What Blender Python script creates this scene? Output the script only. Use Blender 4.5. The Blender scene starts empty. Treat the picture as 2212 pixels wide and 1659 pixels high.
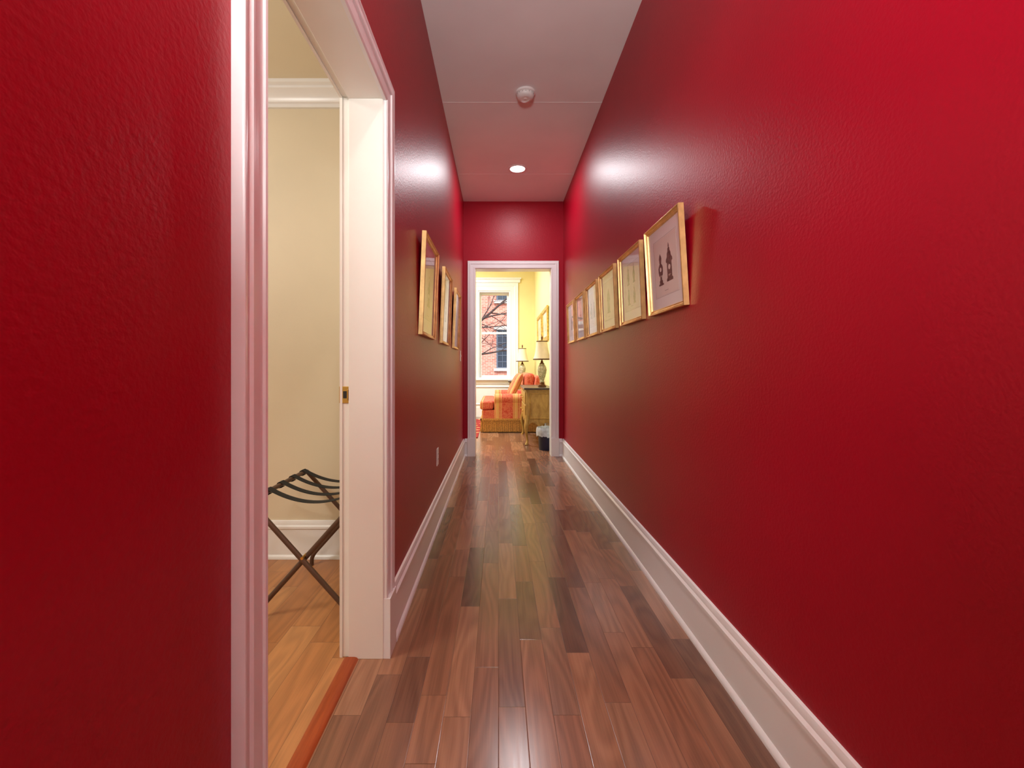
import bpy, bmesh, math, random
from mathutils import Vector, Matrix
random.seed(4)
S=bpy.context.scene
COL=S.collection
try:
    S.view_settings.view_transform='Standard'
except Exception: pass

# ------------------------------------------------------------ materials
def lin(r,g,b):
    f=lambda c:(c/255/12.92) if c/255<=0.04045 else ((c/255+0.055)/1.055)**2.4
    return (f(r),f(g),f(b),1)
class NT:
    def __init__(s,name):
        s.m=bpy.data.materials.new(name); s.m.use_nodes=True
        s.t=s.m.node_tree; s.b=s.t.nodes['Principled BSDF']; s.o=s.t.nodes['Material Output']
    def n(s,ty,**k):
        x=s.t.nodes.new(ty)
        for a,v in k.items(): setattr(x,a,v)
        return x
    def l(s,a,b): s.t.links.new(a,b)
    def math(s,op,a,b=None):
        x=s.n('ShaderNodeMath',operation=op)
        for i,v in enumerate((a,b)):
            if v is None: continue
            if isinstance(v,(int,float)): x.inputs[i].default_value=v
            else: s.l(v,x.inputs[i])
        return x.outputs[0]
    def coord(s):
        return s.n('ShaderNodeTexCoord').outputs['Object']
    def sep(s,v):
        x=s.n('ShaderNodeSeparateXYZ'); s.l(v,x.inputs[0]); return x.outputs
    def comb(s,*a):
        x=s.n('ShaderNodeCombineXYZ')
        for i,v in enumerate(a):
            if isinstance(v,(int,float)): x.inputs[i].default_value=v
            else: s.l(v,x.inputs[i])
        return x.outputs[0]
    def noise(s,vec,scale,detail=3,rough=.5,dist=0):
        x=s.n('ShaderNodeTexNoise'); x.inputs['Scale'].default_value=scale
        x.inputs['Detail'].default_value=detail; x.inputs['Roughness'].default_value=rough
        x.inputs['Distortion'].default_value=dist
        if vec is not None: s.l(vec,x.inputs['Vector'])
        return x.outputs['Fac']
    def ramp(s,fac,stops,interp='LINEAR'):
        x=s.n('ShaderNodeValToRGB'); cr=x.color_ramp; cr.interpolation=interp
        while len(cr.elements)<len(stops): cr.elements.new(.5)
        for e,(p,c) in zip(cr.elements,stops): e.position=p; e.color=c
        s.l(fac,x.inputs[0]); return x.outputs[0]
    def mix(s,fac,a,b,mode='MIX'):
        x=s.n('ShaderNodeMix',data_type='RGBA',blend_type=mode)
        for i,v in ((0,fac),(6,a),(7,b)):
            if isinstance(v,(int,float)): x.inputs[i].default_value=v
            elif isinstance(v,tuple): x.inputs[i].default_value=v
            else: s.l(v,x.inputs[i])
        return x.outputs[2]
    def bump(s,h,strength,dist=.01):
        x=s.n('ShaderNodeBump'); x.inputs['Strength'].default_value=strength
        x.inputs['Distance'].default_value=dist; s.l(h,x.inputs['Height'])
        s.l(x.outputs[0],s.b.inputs['Normal']); return x
    def set(s,**k):
        mp=dict(col='Base Color',rough='Roughness',metal='Metallic',spec='Specular IOR Level',
                coat='Coat Weight',coatr='Coat Roughness',em='Emission Color',ems='Emission Strength',
                sss='Subsurface Weight',trans='Transmission Weight',ior='IOR')
        for a,v in k.items():
            i=s.b.inputs[mp[a]]
            if isinstance(v,(int,float,tuple)): i.default_value=v
            else: s.l(v,i)
        return s
def plain(name,col,rough=.5,metal=0,var=.08,scale=6,bump=0,bscale=80,**k):
    t=NT(name); c=t.coord()
    f=t.noise(c,scale,4)
    dark=tuple(x*(1-var) for x in col[:3])+(1,); lite=tuple(min(1,x*(1+var)) for x in col[:3])+(1,)
    t.set(col=t.ramp(f,[(.3,dark),(.7,lite)]),rough=rough,metal=metal,**k)
    if bump: t.bump(t.noise(c,bscale,3),bump,.003)
    return t.m
def wallpaint(name,col,rough,spec=.5,bs=.25,coat=0):
    t=NT(name); c=t.coord()
    f=t.noise(c,1.3,3)
    d=tuple(x*.93 for x in col[:3])+(1,); l=tuple(min(1,x*1.05) for x in col[:3])+(1,)
    t.set(col=t.ramp(f,[(.3,d),(.7,l)]),rough=rough,spec=spec)
    r=t.noise(c,110,2,.5); r2=t.noise(c,3,2,.5)
    h=t.math('ADD',r,t.math('MULTIPLY',r2,1.5))
    t.bump(h,bs,.0035)
    return t.m
M={}
M['red']=wallpaint('red_satin_paint',(.375,.0003,.016,1),.41,.34,.22)
M['ceil']=wallpaint('ceiling_paint',lin(248,247,246),.7,.3,.05)
M['cream']=wallpaint('cream_paint',lin(228,216,190),.55,.3,.06)
M['yellow']=wallpaint('yellow_paint',lin(240,225,160),.55,.3,.06)
M['white']=plain('white_gloss_trim',lin(242,242,242),.28,var=.02,scale=3)
M['whitec']=plain('cream_white_trim',lin(242,238,230),.32,var=.02,scale=3)
M['brass']=plain('brass',(.75,.5,.16,1),.3,1)
M['gold']=plain('gilded_frame',(.88,.55,.22,1),.36,.6,var=.2,scale=20,bump=.15,bscale=60)
M['golddk']=plain('antique_gold',(.62,.42,.10,1),.4,.6,var=.4,scale=25,bump=.5,bscale=50)
M['plastic']=plain('white_plastic',lin(240,236,232),.4,var=.01)
M['dark']=plain('dark_slot',(.02,.02,.02,1),.6)
M['paper']=plain('print_paper',lin(236,218,210),.8,var=.05,scale=9)
M['mat']=plain('mat_board',lin(244,234,232),.85,var=.02)
M['ink']=plain('engraving_ink',lin(104,76,72),.9,var=.7,scale=90)
M['inkl']=plain('engraving_ink_light',lin(165,140,130),.9,var=.3,scale=90)
M['tube']=plain('bronze_tube',lin(98,76,64),.4,.4)
M['strap']=plain('black_webbing',(.012,.014,.014,1),.8,bump=.3,bscale=300)
M['bark']=plain('bark',lin(82,64,58),.9,var=.3,scale=12,bump=.5)
M['stone']=plain('limestone',lin(205,195,185),.8,var=.1)
M['facwin']=plain('facade_window_glass',lin(44,54,70),.25,var=.3,scale=1.5)
M['facfr']=plain('facade_window_frame',lin(90,100,115),.6)
M['asphalt']=plain('asphalt',(.12,.12,.12,1),.9,var=.3)
M['bin']=plain('navy_bin',(.015,.02,.06,1),.35)
M['bag']=plain('white_bag',lin(190,198,206),.35,var=.2,scale=30,bump=.4,bscale=40)
M['darktop']=plain('dark_tabletop',lin(74,60,54),.3,var=.3,scale=15)
M['bronze']=plain('lamp_bronze',lin(110,70,35),.4,.6,var=.3,scale=30)
M['shade']=plain('shade_fabric',lin(240,226,200),.85,var=.04,scale=20)
M['shade_t']=plain('shade_trim',lin(90,60,40),.8)
M['fringe']=plain('gold_fringe',lin(196,142,76),.85,var=.4,scale=60)
M['plastick']=plain('can_light_ring',lin(240,238,235),.35,var=.01)

def glass(name,k):
    t=NT(name); t.t.nodes.remove(t.b)
    tr=t.n('ShaderNodeBsdfTransparent'); gl=t.n('ShaderNodeBsdfGlossy'); gl.inputs['Roughness'].default_value=.04
    lw=t.n('ShaderNodeLayerWeight'); f=t.math('POWER',lw.outputs['Facing'],5)
    f=t.math('ADD',t.math('MULTIPLY',f,k),.04*k)
    mx=t.n('ShaderNodeMixShader'); t.l(f,mx.inputs[0]); t.l(tr.outputs[0],mx.inputs[1]); t.l(gl.outputs[0],mx.inputs[2])
    t.l(mx.outputs[0],t.o.inputs[0]); return t.m
M['glass']=glass('thin_glass',.9); M['wglass']=glass('anti_glare_window_glass',.03)
def emis(name,col,st):
    t=NT(name); t.set(col=(1,1,1,1),em=col,ems=st); return t.m
M['lens']=emis('lit_lens',(1,.97,.95,1),6)

def planks(name,W,L,stops,rough=.22,grain=.5):
    t=NT(name); x,y,z=t.sep(t.coord())
    xs=t.math('DIVIDE',x,W); row=t.math('FLOOR',xs)
    wn2=t.n('ShaderNodeTexWhiteNoise',noise_dimensions='1D'); t.l(t.math('ADD',row,31.7),wn2.inputs['W'])
    ys=t.math('ADD',t.math('DIVIDE',y,L),t.math('MULTIPLY',wn2.outputs['Value'],17))
    c0=t.math('FLOOR',ys); fy=t.math('FRACT',ys)
    wj=t.n('ShaderNodeTexWhiteNoise',noise_dimensions='2D'); t.l(t.comb(row,t.math('ADD',c0,.37),0),wj.inputs['Vector'])
    th=t.math('MULTIPLY',wj.outputs['Value'],.62)
    col=t.math('SUBTRACT',c0,t.math('LESS_THAN',fy,th))
    w3=t.n('ShaderNodeTexWhiteNoise',noise_dimensions='2D'); t.l(t.comb(row,col,0),w3.inputs['Vector'])
    rnd=w3.outputs['Value']
    base=t.ramp(rnd,stops)
    gx=t.math('ADD',t.math('MULTIPLY',x,8),t.math('MULTIPLY',rnd,83))
    gy=t.math('ADD',t.math('MULTIPLY',y,1.1),t.math('MULTIPLY',rnd,57))
    nf=t.noise(t.comb(gx,gy,0),1.0,1.5,.4,.3)
    rings=t.math('ADD',t.math('MULTIPLY',t.math('SINE',t.math('MULTIPLY',nf,62)),.5),.5)
    fine=t.noise(t.comb(t.math('MULTIPLY',gx,22),t.math('MULTIPLY',gy,3),0),1.0,3,.6)
    streak=t.noise(t.comb(t.math('MULTIPLY',gx,3),t.math('MULTIPLY',gy,.8),0),1.0,3,.6)
    g=t.math('ADD',t.math('ADD',t.math('MULTIPLY',rings,.22),t.math('MULTIPLY',fine,.5)),t.math('MULTIPLY',streak,.45))
    gcol=t.ramp(g,[(.32,(1-grain,1-grain,1-grain,1)),(.78,(1.0,1.0,1.0,1))])
    c=t.mix(1.0,base,gcol,'MULTIPLY')
    fx=t.math('FRACT',xs); ex=t.math('MULTIPLY',t.math('MINIMUM',fx,t.math('SUBTRACT',1,fx)),W)
    ey=t.math('MULTIPLY',t.math('ABSOLUTE',t.math('SUBTRACT',fy,th)),L)
    e=t.math('MINIMUM',ex,ey)
    gap=t.math('MINIMUM',t.math('DIVIDE',e,.0015),1.0)
    c=t.mix(t.math('MULTIPLY',t.math('SUBTRACT',1,gap),.6),c,(.02,.008,.005,1))
    t.set(col=c,rough=t.math('ADD',t.math('MULTIPLY',fine,.12),rough-.05),spec=.7)
    h=t.math('ADD',gap,t.math('MULTIPLY',fine,.12))
    t.bump(h,.18,.0015)
    return t.m
M['floor']=planks('walnut_planks',.083,.56,[(0,lin(108,74,58)),(.25,lin(142,98,74)),(.55,lin(158,108,80)),(.8,lin(178,128,96)),(1,lin(122,90,74))],.21,.42)
M['floor2']=planks('honey_planks',.12,1.0,[(0,lin(172,110,62)),(.5,lin(194,130,76)),(1,lin(204,146,90))],.36,.34)
def wood(name,a,b,rough=.35,sc=(3,30,30)):
    t=NT(name); x,y,z=t.sep(t.coord())
    f=t.noise(t.comb(t.math('MULTIPLY',x,sc[0]),t.math('MULTIPLY',y,sc[1]),t.math('MULTIPLY',z,sc[2])),1,4,.6,.6)
    t.set(col=t.ramp(f,[(.3,a),(.7,b)]),rough=rough); return t.m
M['thresh']=wood('cherry_threshold',lin(140,58,20),lin(176,82,34),.4,(60,4,60))
M['cab']=wood('distressed_olive_paint',lin(150,112,50),lin(196,158,84),.45,(14,14,6))
def brick():
    t=NT('red_brick'); x,y,z=t.sep(t.coord())
    b=t.n('ShaderNodeTexBrick'); t.l(t.comb(x,z,0),b.inputs['Vector'])
    b.inputs['Color1'].default_value=lin(196,104,86); b.inputs['Color2'].default_value=lin(222,140,118)
    b.inputs['Mortar'].default_value=lin(222,190,175); b.inputs['Scale'].default_value=1
    b.inputs['Mortar Size'].default_value=.007; b.inputs['Brick Width'].default_value=.22; b.inputs['Row Height'].default_value=.075
    t.set(col=b.outputs['Color'],rough=.85); return t.m
M['brick']=brick()
def fabric(name,axis,per,off=0):
    t=NT(name); c=t.coord(); s=t.sep(c)[axis]
    f=t.math('FRACT',t.math('ADD',t.math('DIVIDE',s,per),off))
    st=t.ramp(f,[(0,lin(200,80,66)),(.42,lin(200,80,66)),(.45,lin(218,176,106)),(.50,lin(208,120,76)),(.55,lin(220,184,116)),(.70,lin(212,160,94)),(.74,lin(190,60,54)),(.80,lin(220,184,116)),(.84,lin(200,80,66))])
    v=t.noise(c,22,3,.5,2.2)
    d=t.ramp(v,[(.44,(0,0,0,1)),(.5,(1,1,1,1))])
    col=t.mix(t.math('MULTIPLY',t.sep(d)[0],.45),st,lin(226,146,114))
    t.set(col=col,rough=.85,spec=.2); t.bump(t.noise(c,300,2),.3,.002); return t.m
M['fabx']=fabric('striped_damask_x',0,.30,.33)
M['faby']=fabric('striped_damask_y',1,.30)
M['fabp']=fabric('striped_damask_pillow',1,.13)
def rugm():
    t=NT('rug_weave'); c=t.coord()
    v=t.n('ShaderNodeTexVoronoi'); v.inputs['Scale'].default_value=9; t.l(c,v.inputs['Vector'])
    t.set(col=t.ramp(v.outputs['Distance'],[(.2,lin(214,170,110)),(.3,lin(180,52,44)),(.6,lin(150,30,34))]),rough=.95); return t.m
M['rug']=rugm()
def ceram():
    t=NT('painted_porcelain'); c=t.coord()
    f=t.noise(c,26,3,.5,1.5)
    t.set(col=t.ramp(f,[(.42,lin(228,220,190)),(.5,lin(120,130,100)),(.56,lin(222,210,178)),(.66,lin(150,110,70))]),rough=.2); return t.m
M['ceram']=ceram()

# ------------------------------------------------------------ mesh builder
class MB:
    def __init__(s): s.v=[]; s.f=[]; s.mi=[]
    def add(s,vs,fs,mi=0):
        o=len(s.v); s.v+=[tuple(v) for v in vs]
        for f in fs: s.f.append(tuple(i+o for i in f)); s.mi.append(mi)
        return s
    def box(s,x0,x1,y0,y1,z0,z1,mi=0,faces=None):
        vs=[(x,y,z) for x in(x0,x1) for y in(y0,y1) for z in(z0,z1)]
        fs=[((0,1,3,2),'-x'),((4,6,7,5),'+x'),((0,4,5,1),'-y'),((2,3,7,6),'+y'),((0,2,6,4),'-z'),((1,5,7,3),'+z')]
        o=len(s.v); s.v+=vs
        for f,k in fs:
            s.f.append(tuple(i+o for i in f)); s.mi.append((faces or {}).get(k,mi))
        return s
    def prism(s,prof,fn,t0,t1,mi=0):
        n=len(prof); vs=[fn(a,b,t0) for a,b in prof]+[fn(a,b,t1) for a,b in prof]
        fs=[(i,(i+1)%n,n+(i+1)%n,n+i) for i in range(n)]+[tuple(range(n))[::-1],tuple(range(n,2*n))]
        return s.add(vs,fs,mi)
    def sweep(s,corners,dirs,prof,fn,closed,mi=0):
        n=len(prof); k=len(corners); vs=[]
        for (a,b),(da,db) in zip(corners,dirs):
            for u,v in prof: vs.append(fn(a+da*u,b+db*u,v))
        fs=[]
        for i in range(k if closed else k-1):
            j=(i+1)%k
            for p in range(n):
                q=(p+1)%n; fs.append((i*n+p,i*n+q,j*n+q,j*n+p))
        if not closed: fs+=[tuple(range(n))[::-1],tuple(range((k-1)*n,k*n))]
        return s.add(vs,fs,mi)
    def lathe(s,prof,c,seg=32,mi=0,cap=True,sq=None):
        vs=[];fs=[];n=len(prof)
        for r,z in prof:
            for i in range(seg):
                a=2*math.pi*i/seg; vs.append((c[0]+r*math.cos(a),c[1]+r*math.sin(a),c[2]+z))
        for k in range(n-1):
            for i in range(seg):
                j=(i+1)%seg; fs.append((k*seg+i,k*seg+j,(k+1)*seg+j,(k+1)*seg+i))
        if cap: fs+=[tuple(range(seg))[::-1],tuple(range((n-1)*seg,n*seg))]
        return s.add(vs,fs,mi)
    def tube(s,pts,rad,seg=12,mi=0):
        pts=[Vector(p) for p in pts]; n=len(pts)
        if not isinstance(rad,(list,tuple)): rad=[rad]*n
        T=[(pts[min(i+1,n-1)]-pts[max(i-1,0)]).normalized() for i in range(n)]
        up=Vector((0,0,1)) if abs(T[0].z)<.9 else Vector((1,0,0))
        nn=T[0].cross(up).normalized(); vs=[];fs=[]
        for i in range(n):
            nn=(nn-T[i]*nn.dot(T[i])).normalized(); b=T[i].cross(nn)
            for k in range(seg):
                a=2*math.pi*k/seg; vs.append(pts[i]+(nn*math.cos(a)+b*math.sin(a))*rad[i])
        for i in range(n-1):
            for k in range(seg):
                j=(k+1)%seg; fs.append((i*seg+k,i*seg+j,(i+1)*seg+j,(i+1)*seg+k))
        fs+=[tuple(range(seg))[::-1],tuple(range((n-1)*seg,n*seg))]
        return s.add(vs,fs,mi)
    def build(s,name,mats,parent=None,origin=None,local=False,smooth=True,bevel=0,seg=3,subsurf=0,**props):
        if parent is not None and not local: o=Vector(parent.location)
        elif origin is not None: o=Vector(origin)
        elif not local and parent is None:
            xs=[v[0] for v in s.v]; ys=[v[1] for v in s.v]; zs=[v[2] for v in s.v]
            o=Vector(((min(xs)+max(xs))/2,(min(ys)+max(ys))/2,min(zs)))
            if props.get('kind')=='structure': o=Vector((0,0,0))
        else: o=Vector((0,0,0))
        me=bpy.data.meshes.new(name); me.from_pydata([tuple(Vector(v)-o) for v in s.v],[],s.f)
        for m in (mats if isinstance(mats,list) else [mats]): me.materials.append(m)
        for p,mi in zip(me.polygons,s.mi): p.material_index=mi
        bm=bmesh.new(); bm.from_mesh(me); bmesh.ops.recalc_face_normals(bm,faces=bm.faces); bm.to_mesh(me); bm.free()
        if smooth:
            for p in me.polygons: p.use_smooth=True
            me.set_sharp_from_angle(angle=math.radians(38))
        ob=bpy.data.objects.new(name,me); COL.objects.link(ob)
        if parent is not None: ob.parent=parent; ob.location=(0,0,0)
        else: ob.location=o
        if bevel:
            b=ob.modifiers.new('bevel','BEVEL'); b.width=bevel; b.segments=seg; b.limit_method='ANGLE'
        if subsurf:
            b=ob.modifiers.new('sub','SUBSURF'); b.levels=subsurf; b.render_levels=subsurf
        for k,v in props.items(): ob[k]=v
        return ob
def empty(name,loc,rot=(0,0,0),**props):
    e=bpy.data.objects.new(name,None); e.empty_display_size=.05; e.location=loc; e.rotation_euler=rot
    COL.objects.link(e)
    for k,v in props.items(): e[k]=v
    return e
def smooth_path(pts,it=3):
    pts=[Vector(p) for p in pts]
    for _ in range(it):
        q=[pts[0]]
        for a,b in zip(pts[:-1],pts[1:]): q+=[a*.75+b*.25,a*.25+b*.75]
        q.append(pts[-1]); pts=q
    return pts
ST=dict(kind='structure')

XL,XR,YE,ZC=-.415,.765,5.14,3.007
# ------------------------------------------------------------ room shell
b=MB()
fx={'-x':1}
XB=-.565
b.box(XB,XL,-1.6,.735,0,3.1,0,fx); b.box(XB,XL,1.587,YE,0,3.1,0,fx); b.box(XB,XL,.735,1.587,2.038,3.1,0,fx)
b.build('wall_left',[M['red'],M['cream']],smooth=False,label='deep red satin painted hallway wall with doorway',**ST)
MB().box(XR,XR+.14,-1.6,YE,0,3.1).build('wall_right',M['red'],smooth=False,label='long deep red satin painted hallway wall',**ST)
b=MB(); fy={'+y':1}
b.box(-3,-.283,YE,5.29,0,3.4,0,fy); b.box(.628,.905,YE,5.29,0,3.4,0,fy); b.box(-.283,.628,YE,5.29,2.22,3.4,0,fy)
b.build('wall_end',[M['red'],M['yellow']],smooth=False,label='red end wall with doorway to the sitting room',**ST)
MB().box(-.6,.905,-1.74,-1.6,0,3.1).build('wall_back',M['red'],smooth=False,label='red hallway wall behind',**ST)
MB().box(XB,.905,-1.74,YE,ZC,ZC+.12).build('ceiling',M['ceil'],smooth=False,label='plain white painted hallway ceiling',**ST)
b=MB(); b.box(-.507,XR+.02,-1.7,YE,-.1,0); b.box(-3.1,.78,YE,9.3,-.1,0)
b.build('floor',M['floor'],smooth=False,label='glossy walnut plank floor',**ST)
b=MB(); b.box(XL,XR,3.215,3.224,ZC-.0012,ZC); b.box(XL,XR,4.41,4.416,ZC-.001,ZC)
b.build('trim_1',M['ceil'],smooth=False,label='faint drywall seam on ceiling',**ST)
b=MB(); b.box(-3.6,XB,2.4,2.5,0,2.7); b.build('wall_bedroom_far',M['cream'],smooth=False,label='cream painted bedroom wall',**ST)
b=MB(); b.box(-3.7,-3.6,-1.6,2.5,0,2.7); b.build('wall_bedroom_side',M['cream'],smooth=False,label='cream painted bedroom wall',**ST)
b=MB(); b.box(-3.6,XB,-1.7,-1.6,0,2.7); b.build('wall_bedroom_back',M['cream'],smooth=False,label='cream painted bedroom wall',**ST)
MB().box(-3.6,XB,-1.6,2.4,2.58,2.7).build('ceiling.001',M['cream'],smooth=False,label='cream bedroom ceiling',**ST)
MB().box(-3.6,-.553,-1.6,2.4,-.1,0).build('floor.001',M['floor2'],smooth=False,label='honey coloured bedroom plank floor',**ST)
pr=[(-.557,0),(-.551,.006),(-.543,.008),(-.518,.008),(-.510,.006),(-.504,0)]
MB().prism(pr,lambda a,c,t:(a,t,c),.757,1.565).build('trim_2',M['thresh'],label='reddish cherry wood threshold strip',**ST)
cr=[(0,2.475),(.014,2.475),(.014,2.492),(.026,2.498),(.032,2.515),(.050,2.535),(.074,2.545),(.074,2.556),(.095,2.562),(.095,2.58),(0,2.58)]
MB().prism(cr,lambda a,c,t:(t,2.4-a,c),-3.6,XB).build('trim_3',M['white'],label='white crown moulding in bedroom',**ST)
base=[(0,0),(.027,0),(.027,.008),(.022,.018),(.016,.022),(.016,.160),(.021,.165),(.021,.176),(.013,.184),(.013,.192),(.008,.204),(0,.207)]
MB().prism(base,lambda a,c,t:(t,2.4-a,c),-3.6,XB).build('baseboard_bedroom',M['white'],label='white bedroom baseboard',**ST)
MB().prism(base,lambda a,c,t:(XL+a,t,c),1.662,YE).build('baseboard_left',M['white'],label='white moulded hallway baseboard',**ST)
MB().prism(base,lambda a,c,t:(XL+a,t,c),-1.6,.683).build('baseboard_left_near',M['white'],label='white moulded hallway baseboard',**ST)
MB().prism(base,lambda a,c,t:(XR-a,t,c),-1.6,YE).build('baseboard_right',M['white'],label='tall white moulded hallway baseboard',**ST)
b=MB(); b.prism(base,lambda a,c,t:(t,YE-a,c),XL+.016,-.37); b.prism(base,lambda a,c,t:(t,YE-a,c),.715,XR-.016)
b.build('baseboard_end',M['white'],label='short white baseboard returns beside doorway',**ST)
def lining():
    b=MB()
    for y0,y1,y2 in ((1.565,1.587,1.577),(.757,.735,.745)):
        b.box(-.54,XL,min(y0,y1),max(y0,y1),0,2.038)
        b.box(XB,-.54,min(y2,y1),max(y2,y1),0,2.038)
    b.box(-.54,XL,.757,1.565,2.016,2.038); b.box(XB,-.54,.745,1.577,2.028,2.038)
    return b
lining().build('door_1',M['whitec'],smooth=False,bevel=.0015,seg=2,label='white painted door lining with stop',**ST)
def casprof(W,T=.02):
    return [(0,0),(0,T*.55),(.006,T*.75),(.012,T*.72),(.014,T*.5),(W*.42,T*.62),(W*.55,T*.70),(W*.60,T*.95),(W*.68,T*1.0),(W*.74,T*.8),(W*.84,T*.85),(W*.9,T*1.05),(W*.97,T*1.05),(W,T*.85),(W,0)]
D4=[(-1,0),(-1,1),(1,1),(1,0)]
b=MB(); b.sweep([(.761,0),(.761,2.012),(1.569,2.012),(1.569,0)],D4,casprof(.086),lambda a,c,v:(XL+v,a,c),False)
b.box(XL,XL+.025,1.567,1.660,0,.215); b.box(XL,XL+.025,.678,.760,0,.215)
b.build('trim_4',M['white'],label='white moulded door casing with plinth blocks',**ST)
b=MB(); b.sweep([(.749,0),(.749,2.024),(1.573,2.024),(1.573,0)],D4,casprof(.08,.016),lambda a,c,v:(XB-v,a,c),False)
b.build('trim_5',M['whitec'],label='white door casing on the bedroom side',**ST)
b=MB(); b.box(-.283,-.273,YE,5.29,0,2.22); b.box(.618,.628,YE,5.29,0,2.22); b.box(-.273,.618,YE,5.29,2.21,2.22)
b.build('door_2',M['white'],smooth=False,label='white doorway lining to sitting room',**ST)
b=MB(); b.sweep([(-.277,0),(-.277,2.214),(.622,2.214),(.622,0)],D4,casprof(.088),lambda a,c,v:(a,YE-v,c),False)
b.box(-.367,-.275,YE-.026,YE,0,.215); b.box(.620,.712,YE-.026,YE,0,.215)
b.build('trim_6',M['white'],label='white casing around end doorway',**ST)
b=MB(); b.sweep([(-.277,0),(-.277,2.214),(.622,2.214),(.622,0)],D4,casprof(.088),lambda a,c,v:(a,5.29+v,c),False)
b.build('trim_7',M['white'],label='white casing on sitting room side',**ST)
r=empty('strike_plate',(-.548,1.576,.955),label='brass door strike plate with latch hole on the door jamb',category='strike plate')
b=MB(); b.box(-.577,-.541,1.5735,1.577,.92,.98); b.box(-.545,-.541,1.5635,1.577,.93,.97)
b.build('plate',M['brass'],parent=r,smooth=False,bevel=.001,seg=2)
MB().box(-.562,-.549,1.5728,1.5737,.937,.963).build('latch_hole',M['dark'],parent=r,smooth=False)

# ------------------------------------------------------------ sitting room
YW=9.2; XRR=.755
MB().box(XRR,XRR+.15,5.29,9.45,0,3.4).build('wall_sitting_right',M['yellow'],smooth=False,label='pale yellow painted wall',**ST)
MB().box(-3.1,-3,5.14,9.45,0,3.4).build('wall_sitting_left',M['yellow'],smooth=False,label='pale yellow painted wall',**ST)
b=MB(); b.box(-3,-.43,YW,9.45,0,3.4); b.box(.245,XRR,YW,9.45,0,3.4); b.box(-.43,.245,YW,9.45,2.66,3.4); b.box(-.43,.245,YW,9.45,0,.80)
b.build('wall_window',M['yellow'],smooth=False,label='pale yellow wall with tall window',**ST)
MB().box(-3.1,.9,5.14,9.45,3.3,3.42).build('ceiling.002',M['ceil'],smooth=False,label='white sitting room ceiling',**ST)
MB().prism(base,lambda a,c,t:(XRR-a,t,c),5.31,YW).build('baseboard_sitting_right',M['white'],label='white baseboard',**ST)
b=MB(); b.prism(base,lambda a,c,t:(t,YW-a,c),-3,-.62); b.prism(base,lambda a,c,t:(t,YW-a,c),.44,XRR-.02)
b.build('baseboard_window_wall',M['white'],label='white baseboard below window wall',**ST)
w=empty('window_1',(-.0925,YW,.8),label='tall white double-hung sash window',kind='structure')
b=MB()
b.box(-.43,-.405,YW,9.44,.8,2.66); b.box(.220,.245,YW,9.44,.8,2.66); b.box(-.405,.22,YW,9.44,2.635,2.66); b.box(-.405,.22,YW,9.47,.8,.83)
b.build('window_frame',M['white'],parent=w,smooth=False)
def sash(n,y,z0,z1):
    s=MB(); x0,x1=-.405,.22; fw=.042
    s.box(x0,x0+fw,y,y+.035,z0,z1); s.box(x1-fw,x1,y,y+.035,z0,z1); s.box(x0+fw,x1-fw,y,y+.035,z1-fw,z1); s.box(x0+fw,x1-fw,y,y+.035,z0,z0+fw)
    o=s.build(n,M['white'],parent=w,smooth=False,bevel=.004,seg=2)
    g=MB(); yy=y+.017; g.add([(x0+fw,yy,z0+fw),(x1-fw,yy,z0+fw),(x1-fw,yy,z1-fw),(x0+fw,yy,z1-fw)],[(0,1,2,3)])
    gg=g.build('glass_pane',M['wglass'],parent=w,smooth=False); gg.parent=o
sash('sash',9.33,.83,1.80); sash('sash',9.37,1.76,2.635)
b=MB(); b.sweep([(-.43,.80),(-.43,2.66),(.245,2.66),(.245,.80)],D4,casprof(.17,.03),lambda a,c,v:(a,YW-v,c),False)
b.box(-.64,.455,YW-.045,YW,2.83,2.90); b.box(-.66,.475,YW-.07,YW,2.90,2.93); b.box(-.65,.46,YW-.09,YW,.775,.80); b.box(-.60,.42,YW-.04,YW,.70,.775)
b.build('trim_8',M['white'],smooth=False,bevel=.004,seg=2,label='white window casing with head moulding and sill',**ST)
b=MB(); b.box(-.60,.415,YW-.02,YW,0,.70)
b.sweep([(-.50,.28),(-.50,.62),(.315,.62),(.315,.28)],[(-1,-1),(-1,1),(1,1),(1,-1)],[(0,0),(0,.012),(.012,.02),(.025,.012),(.025,0)],lambda a,c,v:(a,YW-.02-v,c),True)
b.box(-.60,.415,YW-.035,YW-.02,0,.2)
b.build('trim_9',M['white'],smooth=False,label='white panelling below window',**ST)
MB().box(-2.3,-.31,6.45,8.7,0,.012).build('rug',M['rug'],smooth=False,label='red and gold patterned oriental rug',category='rug')

# ------------------------------------------------------------ outdoors
fac=empty('brick_building',(0,20,-.3),label='red brick building with stone lintels across the street',category='building')
MB().box(-9,9,20,20.6,-.3,10).build('facade',M['brick'],parent=fac,smooth=False)
def fwin(x0,x1,z0,z1):
    s=MB(); y=20
    s.box(x0-.12,x1+.12,y-.1,y+.05,z1,z1+.16,1); s.box(x0-.12,x1+.12,y-.14,y+.05,z0-.13,z0,1)
    for a,c in ((x0,x0+.07),(x1-.07,x1),(x0+.27,x0+.29),(x0+.48,x0+.50),(x0+.69,x0+.71)): s.box(a,c,y-.05,y+.02,z0,z1,0)
    n=6
    for i in range(n+1):
        z=z0+(z1-z0)*i/n; t=.045 if i in(0,n,3) else .015
        s.box(x0,x1,y-.045,y+.02,z-t if i else z,z+t if i<n else z,0)
    s.box(x0,x1,y-.02,y+.01,z0,z1,2)
    s.build('window',[M['facfr'],M['stone'],M['facwin']],parent=fac,smooth=False,label='dark paned sash window with stone lintel and sill')
for dx in (0,-3.2,3.2):
    fwin(-.10+dx,1.0+dx,1.0,2.76); fwin(-.10+dx,1.0+dx,4.1,5.9)
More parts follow.
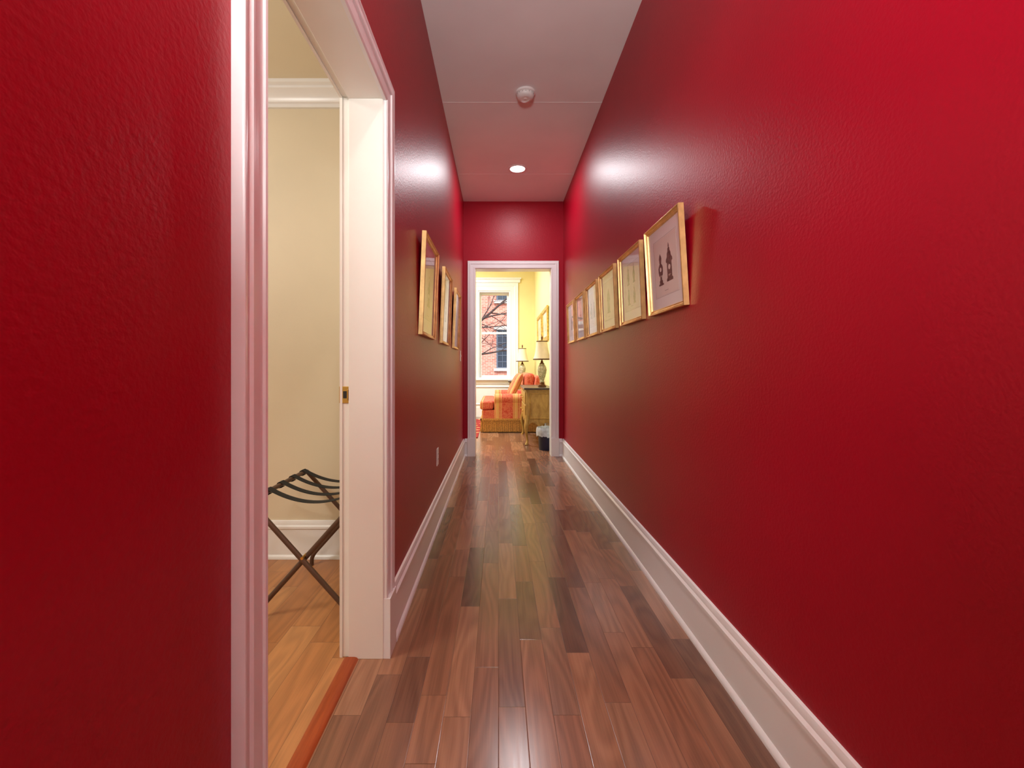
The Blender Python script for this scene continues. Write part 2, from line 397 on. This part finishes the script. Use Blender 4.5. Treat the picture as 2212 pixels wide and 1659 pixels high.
MB().box(-12,12,9.6,26,-.5,-.3).build('ground',M['asphalt'],smooth=False,kind='structure',label='grey street ground')
tb=MB()
def branch(p,d,L,r,depth):
    pts=[Vector(p)]; rr=[r]; n=9; d=Vector(d).normalized()
    kids=[]
    for i in range(n):
        d=(d+Vector((random.uniform(-.13,.13),random.uniform(-.1,.1),random.uniform(-.12,.14)))).normalized()
        pts.append(pts[-1]+d*L/n); rr.append(r*(1-.75*(i+1)/n))
        if i>=1 and depth>0 and random.random()<.8: kids.append((pts[-1].copy(),d.copy(),rr[-1]))
    tb.tube(pts,rr,5 if depth<2 else 9)
    for q,dd,kr in kids:
        sg=random.choice((-1,1))
        nd=(dd+Vector((random.uniform(-.3,.1),random.uniform(-.4,.4),sg*random.uniform(.35,.8)))).normalized()
        branch(q,nd,L*.5,kr*.55,depth-1)
tb.tube([(-1.9,13.4,-.3),(-1.85,13.4,.8),(-1.7,13.4,2.0),(-1.75,13.3,3.6),(-1.6,13.2,5.5)],[.2,.17,.15,.11,.07],12)
branch((-1.75,13.4,1.25),(1,.05,.22),2.8,.045,3)
branch((-1.7,13.4,1.7),(1,-.05,.50),3.2,.062,3)
branch((-1.74,13.3,2.3),(1,.1,.12),2.8,.04,3)
tb.build('tree',M['bark'],label='bare winter tree outside the window',category='tree')

# ------------------------------------------------------------ console cabinet
cab=empty('console_cabinet',(.545,6.33,0),label='distressed olive-gold console cabinet with cabriole legs and dark top',category='cabinet')
b=MB(); X0,X1,Y0,Y1=.37,.735,5.84,6.82
b.box(X0,X1,Y0,Y1,.31,.745)
b.sweep([(.43,.37),(.43,.69),(.68,.69),(.68,.37)],[(-1,-1),(-1,1),(1,1),(1,-1)],[(0,0),(0,.004),(.006,.012),(.014,.010),(.018,0)],lambda a,c,v:(a,Y0-v,c),True)
ap=[(X0,.31)]+[(X0+(X1-X0)*i/20,.31-.055*(.55+.45*math.cos(4*math.pi*i/20))*(1 if 0<i<20 else 1)) for i in range(21)]+[(X1,.31)]
b.prism(ap,lambda a,c,t:(a,t,c),Y0,Y0+.02)
ap2=[(Y0,.31)]+[(Y0+(Y1-Y0)*i/30,.31-.05*(.55+.45*math.cos(6*math.pi*i/30))) for i in range(31)]+[(Y1,.31)]
b.prism(ap2,lambda a,c,t:(t,a,c),X0,X0+.02)
b.box(X0-.01,X1+.01,Y0-.01,Y1+.01,.725,.745)
b.build('body',M['cab'],parent=cab,smooth=False,bevel=.003,seg=2)
MB().box(X0-.03,X1+.015,Y0-.035,Y1+.035,.745,.772).build('top',M['darktop'],parent=cab,smooth=False,bevel=.008)
for cx,cy,dx,dy in ((X0+.02,Y0+.02,-1,-1),(X1-.035,Y0+.02,.3,-1),(X0+.02,Y1-.02,-1,1),(X1-.035,Y1-.02,.3,1)):
    pts=[(0,.40),(.004,.34),(.018,.28),(.024,.22),(.016,.15),(.004,.09),(0,.05),(.010,.02),(.018,0)]
    P=smooth_path([(cx+dx*o,cy+dy*o,z) for o,z in pts],2)
    R=[]
    for p in P:
        z=p.z; R.append(.030 if z>.3 else (.012+.018*max(0,(z-.08))/.22 if z>.08 else .012+.010*(1-z/.08)))
    MB().tube(P,R,12).build('leg',M['cab'],parent=cab)
for z0,z1 in ((.55,.71),(.345,.53)):
    d=MB(); d.box(X0-.014,X0,Y0+.06,Y1-.06,z0,z1)
    dr=d.build('drawer',M['cab'],parent=cab,smooth=False,bevel=.006)
    for ky in (Y0+.28,Y1-.28):
        k=MB(); zc=(z0+z1)/2
        k.tube([(X0-.014,ky,zc),(X0-.025,ky,zc),(X0-.030,ky,zc),(X0-.04,ky,zc),(X0-.044,ky,zc)],[.006,.006,.014,.014,.006],12)
        ko=k.build('knob',M['brass'],parent=cab); ko.parent=dr; ko.location=(0,0,0)
t2=empty('side_table',(.46,8.72,0),label='small dark-topped olive side table beside the sofa',category='table')
MB().box(.19,.73,8.47,8.97,.752,.78).build('top',M['darktop'],parent=t2,smooth=False,bevel=.006)
b=MB(); b.box(.22,.70,8.50,8.94,.62,.752); b.build('body',M['cab'],parent=t2,smooth=False,bevel=.004)
for x in(.245,.675):
    for y in(8.525,8.915):
        MB().tube([(x,y,.64),(x,y,.4),(x,y,.03),(x,y,0)],[.024,.02,.014,.018],10).build('leg',M['cab'],parent=t2)

# ------------------------------------------------------------ lamps
def lamp(x,y,z):
    r=empty('table_lamp',(x,y,z),label='painted porcelain urn table lamp with cream bell shade',category='lamp',group='pair of porcelain table lamps')
    b=MB(); b.box(x-.055,x+.055,y-.055,y+.055,z,z+.018); b.box(x-.045,x+.045,y-.045,y+.045,z+.018,z+.032)
    b.lathe([(.038,.032),(.03,.045),(.036,.055),(.028,.065)],(x,y,z))
    b.build('base',M['bronze'],parent=r,bevel=.003,seg=2)
    MB().lathe([(.028,.065),(.034,.075),(.028,.085),(.034,.11),(.050,.15),(.062,.20),(.066,.24),(.060,.28),(.044,.305),(.034,.315),(.038,.325)],(x,y,z)).build('urn_body',M['ceram'],parent=r)
    MB().lathe([(.038,.325),(.026,.335),(.016,.35),(.020,.362),(.010,.37),(.009,.45),(.004,.46),(.004,.655)],(x,y,z),20).build('neck',M['bronze'],parent=r)
    prof=[(.125,.385),(.118,.40),(.105,.44),(.092,.50),(.083,.56),(.078,.61),(.076,.64)]
    inn=[(a-.003,c) for a,c in prof[::-1]]
    sh=MB().lathe(prof+inn+[prof[0]],(x,y,z),40,cap=False).build('lamp_shade',M['shade'],parent=r)
    for pf in ([(.1255,.380),(.1275,.384),(.1235,.396),(.121,.396),(.1225,.380),(.1255,.380)],[(.077,.632),(.079,.636),(.078,.645),(.073,.645),(.073,.632),(.077,.632)]):
        s=MB(); s.lathe(pf,(x,y,z),40,cap=False)
        q=s.build('shade_trim',M['shade_t'],parent=r); q.parent=sh
    MB().lathe([(.004,.655),(.012,.665),(.009,.675),(.015,.69),(.008,.71),(.002,.72)],(x,y,z),16).build('finial',M['bronze'],parent=r)
lamp(.61,6.12,.772); lamp(.475,8.70,.78)

# ------------------------------------------------------------ sofa
sf=empty('sofa',(.2,7.66,0),label='red and gold striped damask loveseat with rolled arms and fringe',category='sofa')
SY0,SY1=6.97,8.35
b=MB(); b.box(-.27,.70,SY0+.03,SY1-.03,.20,.36); b.box(-.06,.70,SY0+.02,SY1-.02,.20,.48)
b.build('body',M['fabx'],parent=sf,smooth=False,bevel=.025)
def arm(y):
    bb=MB()
    pf=[(y-.06,.2)]+[(y-.06,.46)]+[(y+.085*math.cos(math.radians(t)),.535+.085*math.sin(math.radians(t))) for t in range(215,-36,-18)]+[(y+.06,.46),(y+.06,.2)]
    bb.prism(pf,lambda a,c,t:(t,a,c),-.07,.66)
    return bb
arm(SY0+.09).build('arm',M['fabx'],parent=sf,bevel=.02)
arm(SY1-.09).build('arm',M['fabx'],parent=sf,bevel=.02)
b=MB()
pf=[(.56,.36),(.58,.75),(.60,.88),(.64,.92),(.69,.90),(.715,.82),(.72,.36)]
b.prism(pf,lambda a,c,t:(a,t,c),SY0+.10,SY1-.10)
b.build('backrest',M['faby'],parent=sf,bevel=.03)
ym=(SY0+SY1)/2
for y0,y1,f in ((SY0+.155,ym-.005,SY0+.02),(ym+.005,SY1-.155,SY1-.02)):
    c=MB()
    if f<y0: poly=[(-.30,f),(-.085,f),(-.085,y0),(.42,y0),(.42,y1),(-.30,y1)]
    else: poly=[(-.30,y0),(.42,y0),(.42,y1),(-.085,y1),(-.085,f),(-.30,f)]
    c.prism(poly,lambda a,d,t:(a,d,t),.365,.505)
    c.build('seat_cushion',M['fabx'],parent=sf,bevel=.035,seg=4)
    c=MB(); c.box(.42,.59,max(y0,SY0+.155),min(y1,SY1-.155),.50,.95)
    c.build('back_cushion',M['faby'],parent=sf,bevel=.06,seg=4)
b=MB()
def strands(p0,p1,nrm):
    p0=Vector(p0);p1=Vector(p1);L=(p1-p0).length;n=int(L/.011)
    for i in range(n):
        c=p0.lerp(p1,(i+.5)/n); j=random.uniform(-.002,.002)
        b.tube([(c.x,c.y,.205),(c.x+j,c.y+j,.12),(c.x+nrm[0]*.008+j,c.y+nrm[1]*.008,.012)],[.004,.0055,.0045],5)
strands((-.285,SY0+.012,0),(.70,SY0+.012,0),(0,-1)); strands((-.285,SY0+.012,0),(-.285,SY1-.012,0),(-1,0)); strands((-.285,SY1-.012,0),(.70,SY1-.012,0),(0,1))
b.box(-.292,.70,SY0+.004,SY0+.02,.195,.225); b.box(-.292,-.276,SY0+.004,SY1-.004,.195,.225); b.box(-.292,.70,SY1-.02,SY1-.004,.195,.225)
b.box(-.27,.69,SY0+.025,SY1-.025,.012,.2,1)
fr_=b.build('fringe',[M['fringe'],M['darktop']],parent=sf,label='long gold bullion fringe'); fr_['kind']='stuff'
def pillow(name,loc,rot,size,mat,**pr):
    N=14; vs=[];fs=[]
    for sd in (1,-1):
        for i in range(N+1):
            for j in range(N+1):
                u=i/N*2-1; v=j/N*2-1
                t=(max(0,(1-u**4))*max(0,(1-v**4)))**.6
                k=1-.07*(1-abs(u))*(abs(v)) ; k2=1-.07*(1-abs(v))*(abs(u))
                vs.append((sd*t*size[2]/2,u*size[0]/2*k2,v*size[1]/2*k))
    n2=(N+1)**2
    for s_ in range(2):
        for i in range(N):
            for j in range(N):
                a=s_*n2+i*(N+1)+j; fs.append((a,a+1,a+N+2,a+N+1))
    me=MB(); me.add(vs,fs); o=me.build(name,mat,local=True,**pr)
    bm=bmesh.new(); bm.from_mesh(o.data); bmesh.ops.remove_doubles(bm,verts=bm.verts,dist=1e-5); bmesh.ops.recalc_face_normals(bm,faces=bm.faces); bm.to_mesh(o.data); bm.free()
    for p in o.data.polygons: p.use_smooth=True
    o.location=loc; o.rotation_euler=rot; return o
pillow('throw_pillow',(.275,7.36,.745),(0,math.radians(26),math.radians(6)),(.44,.46,.13),M['fabp'],label='red and gold striped throw pillow leaning on the loveseat',category='pillow')

wb=empty('waste_bin',(.61,5.545,0),label='small navy waste bin with white plastic liner bag',category='waste bin')
MB().lathe([(.092,0),(.095,.005),(.112,.26),(.115,.265),(.110,.265),(.090,.012)],(.61,5.545,0),32).build('bin_body',M['bin'],parent=wb)
b=MB(); seg=48; vs=[];fs=[]
pr=[(.100,.20),(.108,.262),(.118,.278),(.126,.262),(.128,.225),(.127,.18)]
for k,(r_,z) in enumerate(pr):
    for i in range(seg):
        a=2*math.pi*i/seg; w_=random.uniform(-.004,.006)*(1 if k>1 else .3); dz=random.uniform(-.02,.012)*(k==len(pr)-1)
        vs.append((.61+(r_+w_)*math.cos(a),5.545+(r_+w_)*math.sin(a),z+dz+(random.uniform(0,.014) if k==2 else 0)))
for k in range(len(pr)-1):
    for i in range(seg): j=(i+1)%seg; fs.append((k*seg+i,k*seg+j,(k+1)*seg+j,(k+1)*seg+i))
b.add(vs,fs); b.build('liner_bag',M['bag'],parent=wb,label='crumpled white plastic bag')

# ------------------------------------------------------------ picture frames
def clock_shapes(kind):
    A=[(.018,0),(.018,.006),(.012,.008),(.012,.018),(.007,.022),(.006,.034),(.014,.042),(.017,.056),(.017,.070),(.012,.080),(.006,.086),(.008,.096),(.010,.106),(.006,.116),(.002,.122),(0,.126)]
    B=[(.020,0),(.020,.008),(.015,.012),(.015,.062),(.021,.066),(.020,.074),(.013,.082),(.012,.092),(.007,.100),(.006,.108),(.002,.112),(.003,.118),(0,.128)]
    C=[(.024,0),(.020,.012),(.014,.020),(.020,.04),(.022,.06),(.016,.085),(.009,.105),(.012,.115),(.004,.125),(0,.15)]
    Dd=[(.03,0),(.022,.01),(.02,.06),(.028,.075),(.022,.1),(.01,.12),(0,.14)]
    return {'a':A,'b':B,'c':C,'d':Dd}[kind]
def picture(w,h,items,matw=.055,outer='gold',mw=.022):
    root=empty('picture_frame',(0,0,0))
    fn=lambda a,c,v:(a,-v,c)
    iw=w/2-mw
    C=[(-iw,mw),(-iw,h-mw),(iw,h-mw),(iw,mw)]; DD=[(-1,-1),(-1,1),(1,1),(1,-1)]
    f=MB(); f.sweep(C,DD,[(0,0),(0,.010),(.002,.014),(.007,.012),(.011,.017),(.015,.016),(.018,.024),(mw,.022),(mw,0)],fn,True)
    f.build('frame_moulding',M[outer],parent=root,local=True)
    m=MB(); m.box(-iw-.002,iw+.002,-.006,-.001,mw-.002,h-mw+.002)
    m.build('mat_board',M['mat'],parent=root,local=True,smooth=False)
    p=MB(); mz=mw+matw
    px=iw-matw; p.box(-px,px,-.0066,-.006,mz,h-mz,0)
    for q in ((-px-.004,-px-.003,mz-.004,h-mz+.004),(px+.003,px+.004,mz-.004,h-mz+.004),(-px-.004,px+.004,mz-.004,mz-.003),(-px-.004,px+.004,h-mz+.003,h-mz+.004)):
        p.box(q[0],q[1],-.0064,-.006,q[2],q[3],1)
    for kind,cx,cz,s,ink in items:
        wf=1.3 if kind in 'ab' else 1.15
        pf=clock_shapes(kind); poly=[(cx+a*s*wf,cz+c*s) for a,c in pf]+[(cx-a*s*wf,cz+c*s) for a,c in pf[::-1] if a>0]
        p.prism(poly,lambda a,c,t:(a,t,c),-.0066,-.0072,ink)
        if kind in 'ab':
            zc=cz+(.063 if kind=='a' else .046)*s
            p.prism([(cx+.009*s*math.cos(t*.52),zc+.009*s*math.sin(t*.52)) for t in range(12)],lambda a,c,t:(a,t,c),-.0072,-.0075,0)
            p.prism([(cx+.014*s*math.cos(t*1.57),zc-.026*s+.004*s*math.sin(t*1.57)) for t in range(4)],lambda a,c,t:(a,t,c),-.0072,-.0075,1)
    p.box(-.02,.02,-.0068,-.0064,mz+.018,mz+.020,1)
    p.build('print',[M['paper'],M['inkl'],M['ink']],parent=root,local=True,smooth=False,label='antique engraving of ornate mantel clocks')
    g=MB(); g.add([(-iw,-.009,mw),(iw,-.009,mw),(iw,-.009,h-mw),(-iw,-.009,h-mw)],[(0,1,2,3)]); g.build('glass_pane',M['glass'],parent=root,local=True,smooth=False)
    MB().box(-w/2+.003,w/2-.003,-.001,0,.003,h-.003).build('backing_board',M['shade_t'],parent=root,local=True,smooth=False)
    return root
ys=[1.74,2.25,2.76,3.26,3.76,4.26]
its=[[('a',-.055,.125,1.15,2),('b',.045,.13,1.3,2)],
     [('c',-.05,.22,.75,1),('c',.05,.22,.75,1),('c',-.05,.105,.75,1),('c',.05,.105,.75,1)],
     [('d',0,.12,1.2,1)],[('c',-.05,.14,1,1),('c',.05,.14,1,1)],[('b',0,.14,1.2,1)],[('d',0,.13,1.0,1)]]
labs=['gold framed engraving of two ornate clocks on red wall','gold framed engraving of four spired ornaments on red wall','gold framed engraving of a single ornate clock on red wall',
      'gold framed pale antique engraving on red wall','gold framed pale antique engraving on red wall','gold framed pale antique engraving on red wall']
for i,y in enumerate(ys):
    r=picture(.41,.41,its[i])
    r.location=(XR-.0012,y+.205,1.30); r.rotation_euler=(math.radians(3.4 if i==0 else 2.2),0,math.radians(-90))
    r['label']=labs[i]; r['category']='picture frame'; r['group']='row of gold framed engravings on the longer red wall'
for i,y in enumerate((2.24,3.04,3.85)):
    r=picture(.48,.535,[[('b',0,.17,1.4,1)],[('a',0,.17,1.4,1)],[('d',0,.17,1.4,1)]][i],matw=.08)
    r.location=(XL+.0012,y+.24,1.22); r.rotation_euler=(math.radians(2.2),0,math.radians(90))
    r['label']='gold framed antique engraving hanging beside the bedroom doorway'; r['category']='picture frame'; r['group']='three gold framed engravings on the wall with the doorway'
for i,y in enumerate((6.52,7.45)):
    r=picture(.80,.52,[('d',0,.16,1.2,2)],matw=.04,outer='golddk',mw=.07)
    r.location=(XRR-.001,y+.40,1.46); r.rotation_euler=(math.radians(1),0,math.radians(-90))
    r['label']='ornate antique gold framed picture on yellow wall'; r['category']='picture frame'; r['group']='ornate gold frames in the sitting room'

def plate(name,y,z,label,cat,kind):
    r=empty(name,(XL,y,z),label=label,category=cat)
    MB().box(XL,XL+.006,y-.036,y+.036,z-.058,z+.058).build('cover_plate',M['plastic'],parent=r,smooth=False,bevel=.003,seg=2)
    if kind=='o':
        for dz in(-.027,.008):
            MB().box(XL+.006,XL+.008,y-.017,y+.017,z+dz-.004,z+dz+.024).build('socket',M['plastic'],parent=r,smooth=False,bevel=.0008,seg=1)
            s=MB()
            for dy in(-.008,.006): s.box(XL+.0079,XL+.0086,y+dy,y+dy+.002,z+dz+.006,z+dz+.016)
            s.build('slots',M['dark'],parent=r,smooth=False)
    else:
        MB().box(XL+.006,XL+.012,y-.006,y+.006,z-.012,z+.012).build('toggle',M['plastic'],parent=r,smooth=False,bevel=.001,seg=1)
plate('wall_outlet',2.94,.445,'white wall power outlet plate above the baseboard','outlet','o')
plate('light_switch',4.70,1.17,'white light switch plate near the end doorway','switch','s')

sd=empty('smoke_detector',(.191,3.1,ZC),label='round white smoke detector on the ceiling',category='smoke detector')
MB().lathe([(.070,0),(.070,-.012),(.066,-.016)],(.191,3.1,ZC),40).build('base',M['plastic'],parent=sd)
MB().lathe([(.060,-.016),(.062,-.022),(.058,-.036),(.048,-.045),(.030,-.048),(.028,-.046),(.012,-.046),(.010,-.049)],(.191,3.1,ZC),40).build('cover',M['plastic'],parent=sd)
b=MB()
for i in range(16):
    a=2*math.pi*i/16; c,s_=math.cos(a),math.sin(a)
    b.tube([(.191+c*.0605,3.1+s_*.0605,ZC-.020),(.191+c*.0600,3.1+s_*.0600,ZC-.026)],.002,6)
b.build('vents',M['dark'],parent=sd)
def down(x,y,power,col,group='recessed ceiling lights'):
    r=empty('recessed_downlight',(x,y,ZC),label='lit round recessed ceiling downlight with white trim ring',category='ceiling light',group=group)
    MB().lathe([(.093,0),(.093,-.004),(.085,-.008),(.074,-.006),(.072,-.001),(.072,0),(.093,0)],(x,y,ZC),48,cap=False).build('trim_ring',M['plastick'],parent=r)
    MB().lathe([(.072,-.0005),(.07,-.002)],(x,y,ZC),48).build('lens',M['lens'],parent=r)
    l=bpy.data.lights.new('downlight_lamp','AREA'); l.shape='DISK'; l.size=.14; l.energy=power; l.color=col
    o=bpy.data.objects.new('downlight_lamp',l); COL.objects.link(o); o.location=(x,y,ZC-.012)
down(.187,4.29,14,(1,.97,1))
down(.187,-.35,16,(1,.86,.78))

def area(name,loc,rot,sx,sy,p,col):
    l=bpy.data.lights.new(name,'AREA'); l.shape='RECTANGLE'; l.size=sx; l.size_y=sy; l.energy=p; l.color=col
    o=bpy.data.objects.new(name,l); COL.objects.link(o); o.location=loc; o.rotation_euler=rot
area('bedroom_fill_down',(-2.0,.6,2.55),(0,0,0),.6,.6,28,(1,.98,.95))  # added fill light, out of view, no fixture; brightens the bedroom
area('bedroom_fill_up',(-1.9,.3,1.7),(math.radians(180-20),0,0),.4,.4,26,(1,.97,.93))  # added upward fill to lift the bedroom ceiling and crown moulding
area('sitting_room_fill',(-1.1,7.2,3.27),(0,0,0),1.2,1.2,165,(.86,.94,1))  # invented fill under the ceiling, out of view; stands in for sitting room daylight
area('hallway_fill_up',(-.12,-.55,1.85),(math.radians(90+52),0,math.radians(-32)),.45,.45,56,(.90,1,.98))  # fill added behind the camera to brighten hallway ceiling and walls; no real fixture

# ------------------------------------------------------------ luggage rack
rk=empty('luggage_rack',(-.81,2.07,0),label='folding bronze metal luggage rack with black webbing straps',category='luggage rack')
yn,yf=1.80,2.33; hx=.21; H=.5; rt=.0105
def uframe(sgn,ins):
    xt=-.81+sgn*hx; xb=-.81-sgn*(hx-.03); a,c=yn+ins,yf-ins
    p=[(xb,a,0),(xb,a,.05),(xt,a,H-.015),(xt,a+.02,H),(xt,(a+c)/2,H),(xt,c-.02,H),(xt,c,H-.015),(xb,c,.05),(xb,c,0)]
    V=[Vector(q) for q in p]; out=[V[0]]
    for i in range(1,len(V)-1):
        A,B,Cc=V[i-1],V[i],V[i+1]
        r1=min(.04,(A-B).length*.45); r2=min(.04,(Cc-B).length*.45)
        s=B+(A-B).normalized()*r1; e=B+(Cc-B).normalized()*r2
        for t in (0,.25,.5,.75,1): out.append(s*(1-t)**2+B*2*t*(1-t)+e*t*t)
    out.append(V[-1]); return MB().tube(out,rt,12)
uframe(-1,0).build('tube_frame',M['tube'],parent=rk); uframe(1,.024).build('tube_frame',M['tube'],parent=rk)
for y in (yn+.012,yf-.012):
    b=MB(); b.tube([(-.81,y-.022,.262),(-.81,y+.022,.262)],.006,10)
    b.build('pivot_bolt',M['brass'],parent=rk)
for y in (1.93,2.045,2.16,2.275):
    N=24
    xa,xb=-1.02,-.60
    line=[]
    for k in range(6):
        th=math.radians(300-42*k); line.append((xa+.013*math.cos(th),H+.013*math.sin(th)))
    for i in range(1,N):
        t=i/N; line.append((xa+(xb-xa)*t,H+.013-.062*4*t*(1-t)))
    for k in range(6):
        th=math.radians(90-42*k); line.append((xb+.013*math.cos(th),H+.013*math.sin(th)))
    vs=[];fs=[]; th_=.0022
    for i,(x,z) in enumerate(line):
        a=line[max(i-1,0)]; c=line[min(i+1,len(line)-1)]; d=Vector((c[0]-a[0],c[1]-a[1])).normalized(); nx,nz=-d.y,d.x
        for yy,o in ((y-.019,0),(y+.019,0),(y+.019,th_),(y-.019,th_)): vs.append((x+nx*o,yy,z+nz*o))
    for i in range(len(line)-1):
        for k in range(4): fs.append((i*4+k,i*4+(k+1)%4,i*4+4+(k+1)%4,i*4+4+k))
    fs+=[(0,1,2,3),tuple(len(vs)-4+q for q in (3,2,1,0))]
    MB().add(vs,fs).build('strap',M['strap'],parent=rk)

# ------------------------------------------------------------ world, sun, camera
w=bpy.data.worlds.new('World'); S.world=w; w.use_nodes=True
nt=w.node_tree; bg=nt.nodes['Background']
sk=nt.nodes.new('ShaderNodeTexSky'); sk.sky_type='NISHITA'; sk.sun_disc=False; sk.sun_elevation=math.radians(38); sk.sun_rotation=math.radians(200)
nt.links.new(sk.outputs[0],bg.inputs[0]); bg.inputs[1].default_value=.4
l=bpy.data.lights.new('sun','SUN'); l.energy=4.0; l.angle=math.radians(2); l.color=(1,.93,.85)
o=bpy.data.objects.new('sun',l); COL.objects.link(o); o.rotation_euler=(math.radians(50),0,math.radians(-25))
cd=bpy.data.cameras.new('camera'); cam=bpy.data.objects.new('camera',cd); COL.objects.link(cam)
cam.location=(0,0,1.05); cam.rotation_euler=(math.radians(90),0,0)
cd.sensor_width=36; cd.lens=36*940/2212; cd.shift_x=29/2212; cd.shift_y=-36.5/2212; cd.clip_start=.03
S.camera=cam
